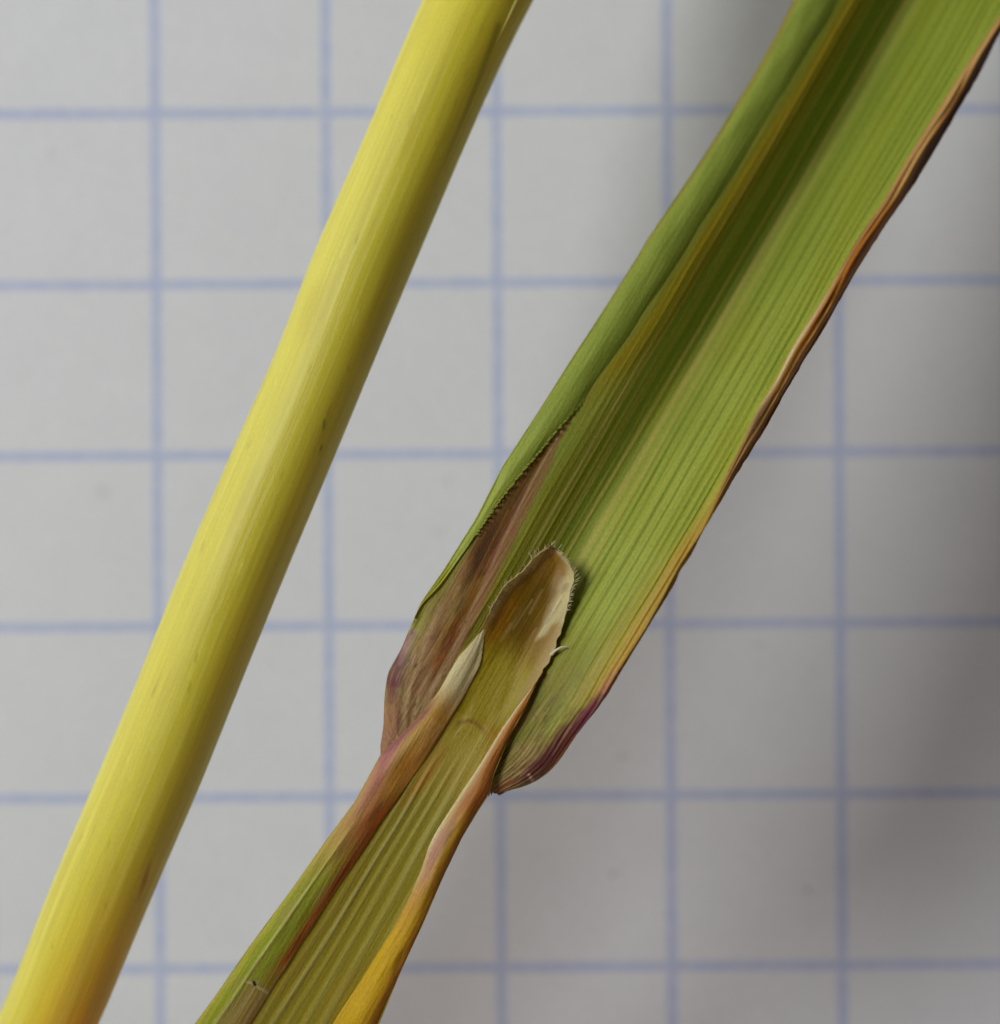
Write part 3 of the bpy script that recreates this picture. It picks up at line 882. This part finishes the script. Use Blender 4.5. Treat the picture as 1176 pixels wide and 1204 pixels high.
# junction mark where the ligule springs
lp.stroke([(536, 858), (541, 850), (551, 847), (560, 850), (568, 858), (572, 866)], [4, 6, 6, 5, 6, 8], (128, 84, 28), [0.3, 0.7, 0.65, 0.55, 0.5, 0.2], 0.9, 0.4, 15)
lp.stroke([(574, 850), (582, 866), (570, 890)], [14, 16, 10], (176, 124, 40), [0.3, 0.55, 0.2], 0.9)
lp.stroke([(520, 880), (500, 915), (470, 950)], [16, 16, 10], (186, 128, 54), [0.3, 0.6, 0.2], 0.9)
for k in range(26):                                # fine dark points
    a0 = random.uniform(-30, 90); b0 = random.uniform(-25, 25)
    x, y = FL.px(np.array([a0, a0 - 2]), np.array([b0, b0]))
    lp.stroke(np.stack([x, y], -1), 2.2, (122, 96, 30), 0.3, 0.8)
lp.mix((128, 92, 30), 0.4 * sstep(vnoise(As / 16, Bs / 10, 94), .25, .8) * bro)
cut_a = -8 + 10 * np.cos((floor.Bv + 2) / 30)
mlig = (floor.Av > cut_a).astype(float)
fl_own = (mlig[floor.Q].mean(1) > 0.5)
sheath_o = build_faces(floor, 'sheath', M_blade, leaf, lp, ~fl_own)
lig_o = build_faces(floor, 'ligule', M_memb, leaf, lp, fl_own)
prop(lig_o, 'pale brown membranous ligule with a fringed tip')

# --- left fold: ligule lobe above, sheath margin below
av = np.concatenate([np.linspace(-1340, -480, 80, endpoint=False), np.linspace(-480, 112, 460)])
A = av[:, None]
s = np.linspace(0, 1, 84)[None, :]
bo = lig_l(A) - 0.3; bi = np.maximum(in_l(A), bo + 0.6)
wdt = bi - bo
zo = floor_z(A, bo) - 1.0; zi = floor_z(A, bi)
Bf = bo + wdt * s
hump = np.clip(wdt * 0.17, .6, 9)
lipg = np.clip(wdt * (.04 + 0 * A), .3, 10)
Zf = zo + (zi + lipg - zo) * s + hump * np.sin(math.pi * np.clip(s, 0, 1) ** 0.75) ** 0.85
Zf = Zf + 0.8 * vnoise(A / 30, s * 5, 101) + 1.2 * np.exp(-((s - .36) / .05) ** 2) * sstep(A, -150, -230)
As = np.broadcast_to(A, Bf.shape)
# below the little tear the inner half of the fold is missing
tear_a = -386 + 7 * np.sin(s * 9) * (s > .35)
lf = Sheet(FL, As * 1.0, Bf, Zf, 3.5 * np.clip(wdt / 14, 0.02, 1))
q = lf.paint((156, 168, 52))
Oq = np.ones_like(Bf)
q.mix((186, 176, 70), 0.7 * np.exp(-(s / .16) ** 2) * Oq)
q.mix((160, 172, 58), 0.7 * np.exp(-((s - .55) / .16) ** 2) * sstep(A, -180, -260))
q.mix((204, 206, 120), 0.85 * np.exp(-((s - .36) / .035) ** 2) * sstep(A, -170, -260))
q.mix((174, 150, 56), 0.6 * sstep(s, .62, .8) * Oq)
q.mix((198, 166, 78), 0.9 * sstep(A, -290, -170) * sstep(s, .85, .2) * Oq)
q.mix((196, 132, 112), 0.9 * np.exp(-((A + 125) / 55) ** 2) * np.exp(-((s - .28) / .26) ** 2))
q.mix((186, 96, 70), 0.8 * np.exp(-((A + 165) / 55) ** 2) * np.exp(-((s - .62) / .2) ** 2))
q.mix((204, 144, 66), 0.95 * sstep(A, -150, -90) * sstep(s, .35, .6) * Oq)
q.mix((206, 160, 84), 0.85 * sstep(A, -90, -30) * Oq)
q.mix((234, 222, 172), 0.95 * sstep(A, -15, 35) * Oq)
q.mix((206, 176, 120), 0.5 * sstep(s, .75, 1.0) * sstep(A, 60, 10) * sstep(A, -30, 0))
q.mix((160, 74, 38), 0.92 * np.exp(-((s - .90) / (.10 + .08 * sstep(A, -330, -150))) ** 2) * sstep(A, -90, -150) * sstep(A, -392, -350))
q.mix((136, 56, 86), 0.9 * np.exp(-((s - .06) / .11) ** 2) * sstep(A, -110, -75) * sstep(A, 10, -25))
q.mix((190, 112, 116), 0.7 * np.exp(-((s - .16) / .14) ** 2) * np.exp(-((A + 92) / 26) ** 2))
q.mix((176, 140, 96), 0.35 * sstep(vnoise(A / 34, s * 22, 103), .1, .8))
q.mix((172, 150, 84), 0.8 * sstep(s, .40, .5) * sstep(A, -388, -396))
q.mix((204, 188, 124), 0.6 * np.exp(-((((s * 4.0) % 1.0) - .5) / .16) ** 2) * sstep(s, .40, .5) * sstep(A, -388, -396))
q.stroke([(288, 1154), (297, 1156), (304, 1161), (314, 1167)], 3, (206, 202, 130), 0.9, 0.6)
q.stroke([(298.5, 1155), (300, 1158)], 3.6, (18, 14, 8), 1.0, 0.4)  # dark inside of the small hole, painted on as a black dot
mlobe = (lf.Av > -22).astype(float)
s_all = np.concatenate([np.broadcast_to(s, Bf.shape).ravel()] * 2)
gone = np.zeros_like(s_all)
qo = mlobe[lf.Q].mean(1) > .5
gn = gone[lf.Q].mean(1) > .5
lobe_o = build_faces(lf, 'lobe', M_memb, lig_o, q, qo)
prop(lobe_o, 'cream inrolled side lobe of the ligule')
lmar = build_faces(lf, 'sheath_margin', M_blade, leaf, q, ~qo & ~gn)
prop(lmar, 'green and pink sheath margin with a red streak')

# --- right fold of the sheath
av = np.concatenate([np.linspace(-1340, -480, 80, endpoint=False), np.linspace(-480, 92, 460)])
A = av[:, None]
bi = in_r(A); bo = np.maximum(fl_right(A) + 0.3, bi + 0.8)
wdt = bo - bi
Bf = bi + wdt * s
zi = floor_z(A, bi); zo = floor_z(A, bo) - 1.0
hump = np.clip(wdt * 0.24, .5, 11)
lip = np.clip(wdt * .25, .6, 4.5) * (0.6 + 0.4 * np.sin(A / 38))
Zf = zi + lip + (zo - zi - lip) * s + hump * np.sin(math.pi * np.clip(s, 0, 1) ** 1.15) ** 0.85
Zf = Zf + 0.9 * vnoise(A / 26, s * 5, 111) + 6.5 * sstep(A, 0, 60) 
As = np.broadcast_to(A, Bf.shape)
rf = Sheet(FL, As * 1.0, Bf, Zf, 3.5 * np.clip(wdt / 14, 0.02, 1))
q = rf.paint((206, 170, 46))
q.mix((186, 128, 50), 0.85 * sstep(s, .55, .9) * np.ones_like(A))
q.mix((158, 96, 44), 0.6 * sstep(s, .88, 1.0) * np.ones_like(A))
q.mix((206, 160, 72), 0.7 * sstep(A, -290, -210) * sstep(s, .8, .3))
q.mix((196, 150, 128), 0.9 * np.exp(-((A + 155) / 48) ** 2) * sstep(s, .75, .3))
q.mix((150, 108, 84), 0.5 * np.exp(-((A + 125) / 22) ** 2) * np.exp(-((s - .4) / .2) ** 2))
q.mix((176, 112, 52), 0.92 * sstep(A, -125, -85) * np.ones_like(s))
q.mix((152, 84, 46), 0.6 * sstep(A, -110, -70) * sstep(A, 10, -40) * sstep(s, .4, .8))
q.mix((196, 136, 70), 0.6 * sstep(A, -30, 30) * np.ones_like(s))
q.mix((228, 216, 164), 0.92 * np.exp(-(s / (.10 + .09 * sstep(A, -160, -90))) ** 2) * sstep(A, -225, -165))
q.mix((224, 186, 60), 0.5 * sstep(vnoise(A / 45, s * 6, 113), .1, .8) * sstep(A, -180, -240))
q.mix((170, 116, 50), 0.3 * sstep(vnoise(A / 28, s * 19, 114), .1, .8))
rmar = rf.build('sheath_margin', M_blade, leaf, q)
prop(rmar, 'orange and yellow rolled sheath margin with a whitish edge')

# --- hairs: fringe on the ligule, one stray hair, tiny glassy hairs in the sheath
M_hair = tissue('hair', rough=0.4, spec=0.5, transl=0.25, grain=0.0, bump=0.0, streak=0.0)
ms = []
edge_pts = []
for a in np.arange(122, 222, 1.9):
    edge_pts.append((a, float(lig_l(a)), -1))
for a in np.arange(168, 221, 1.0):
    edge_pts.append((a, float(in_r(a)), 1))
for k in range(16):
    t = k / 15
    edge_pts.append((222.0, -30 + t * 12, 0))
for (a, b, sd) in edge_pts:
    if random.random() < (0.35 if sd else 0.1): continue
    ln = random.uniform(3.5, 9.5) * (1.25 if (sd == 0 or a > 196) else 0.8)
    dirb = sd * random.uniform(.3, 1.0) + random.uniform(-.35, .35); dira = random.uniform(.25, 1.0) + (0.5 if sd == 0 else 0)
    nrm = math.hypot(dirb, dira); dirb /= nrm; dira /= nrm
    z = float(floor_z(a, b)) + 6
    t = np.linspace(0, 1, 4)
    cv = random.uniform(-2.2, 2.2)
    x, y = FL.px(a - 1.5 * dira + dira * ln * t, b - 1.5 * dirb + dirb * ln * t + cv * t * t)
    tube('x', world_pos(x, y, z + random.uniform(-1, 5) * t - 6 * (t == 0)), np.array([.42, .36, .28, .10]) * S, None, sides=4, merge=ms)
Vt = np.concatenate([m[0] for m in ms]); Qt = np.concatenate([m[1] for m in ms])
hf = raw_mesh('hair_fringe', Vt, Qt, M_hair, lig_o, np.tile(lin((226, 220, 186)), (len(Vt), 1)), np.zeros((len(Vt), 2)))
prop(hf, kind='stuff')
hp = np.array([(648, 770), (653, 765), (660, 761), (667, 760), (672, 763)], float)
ha, hb = FL.ab(hp)
hz = np.array([float(floor_z(124, 34)) + 6] * 5) + np.array([0, 3, 5, 5, 3])
tube('hair', world_pos(hp[:, 0], hp[:, 1], hz), np.array([1.9, 1.5, 1.2, 1.0, .4]) * S, M_hair, lig_o, 6, (222, 216, 180))
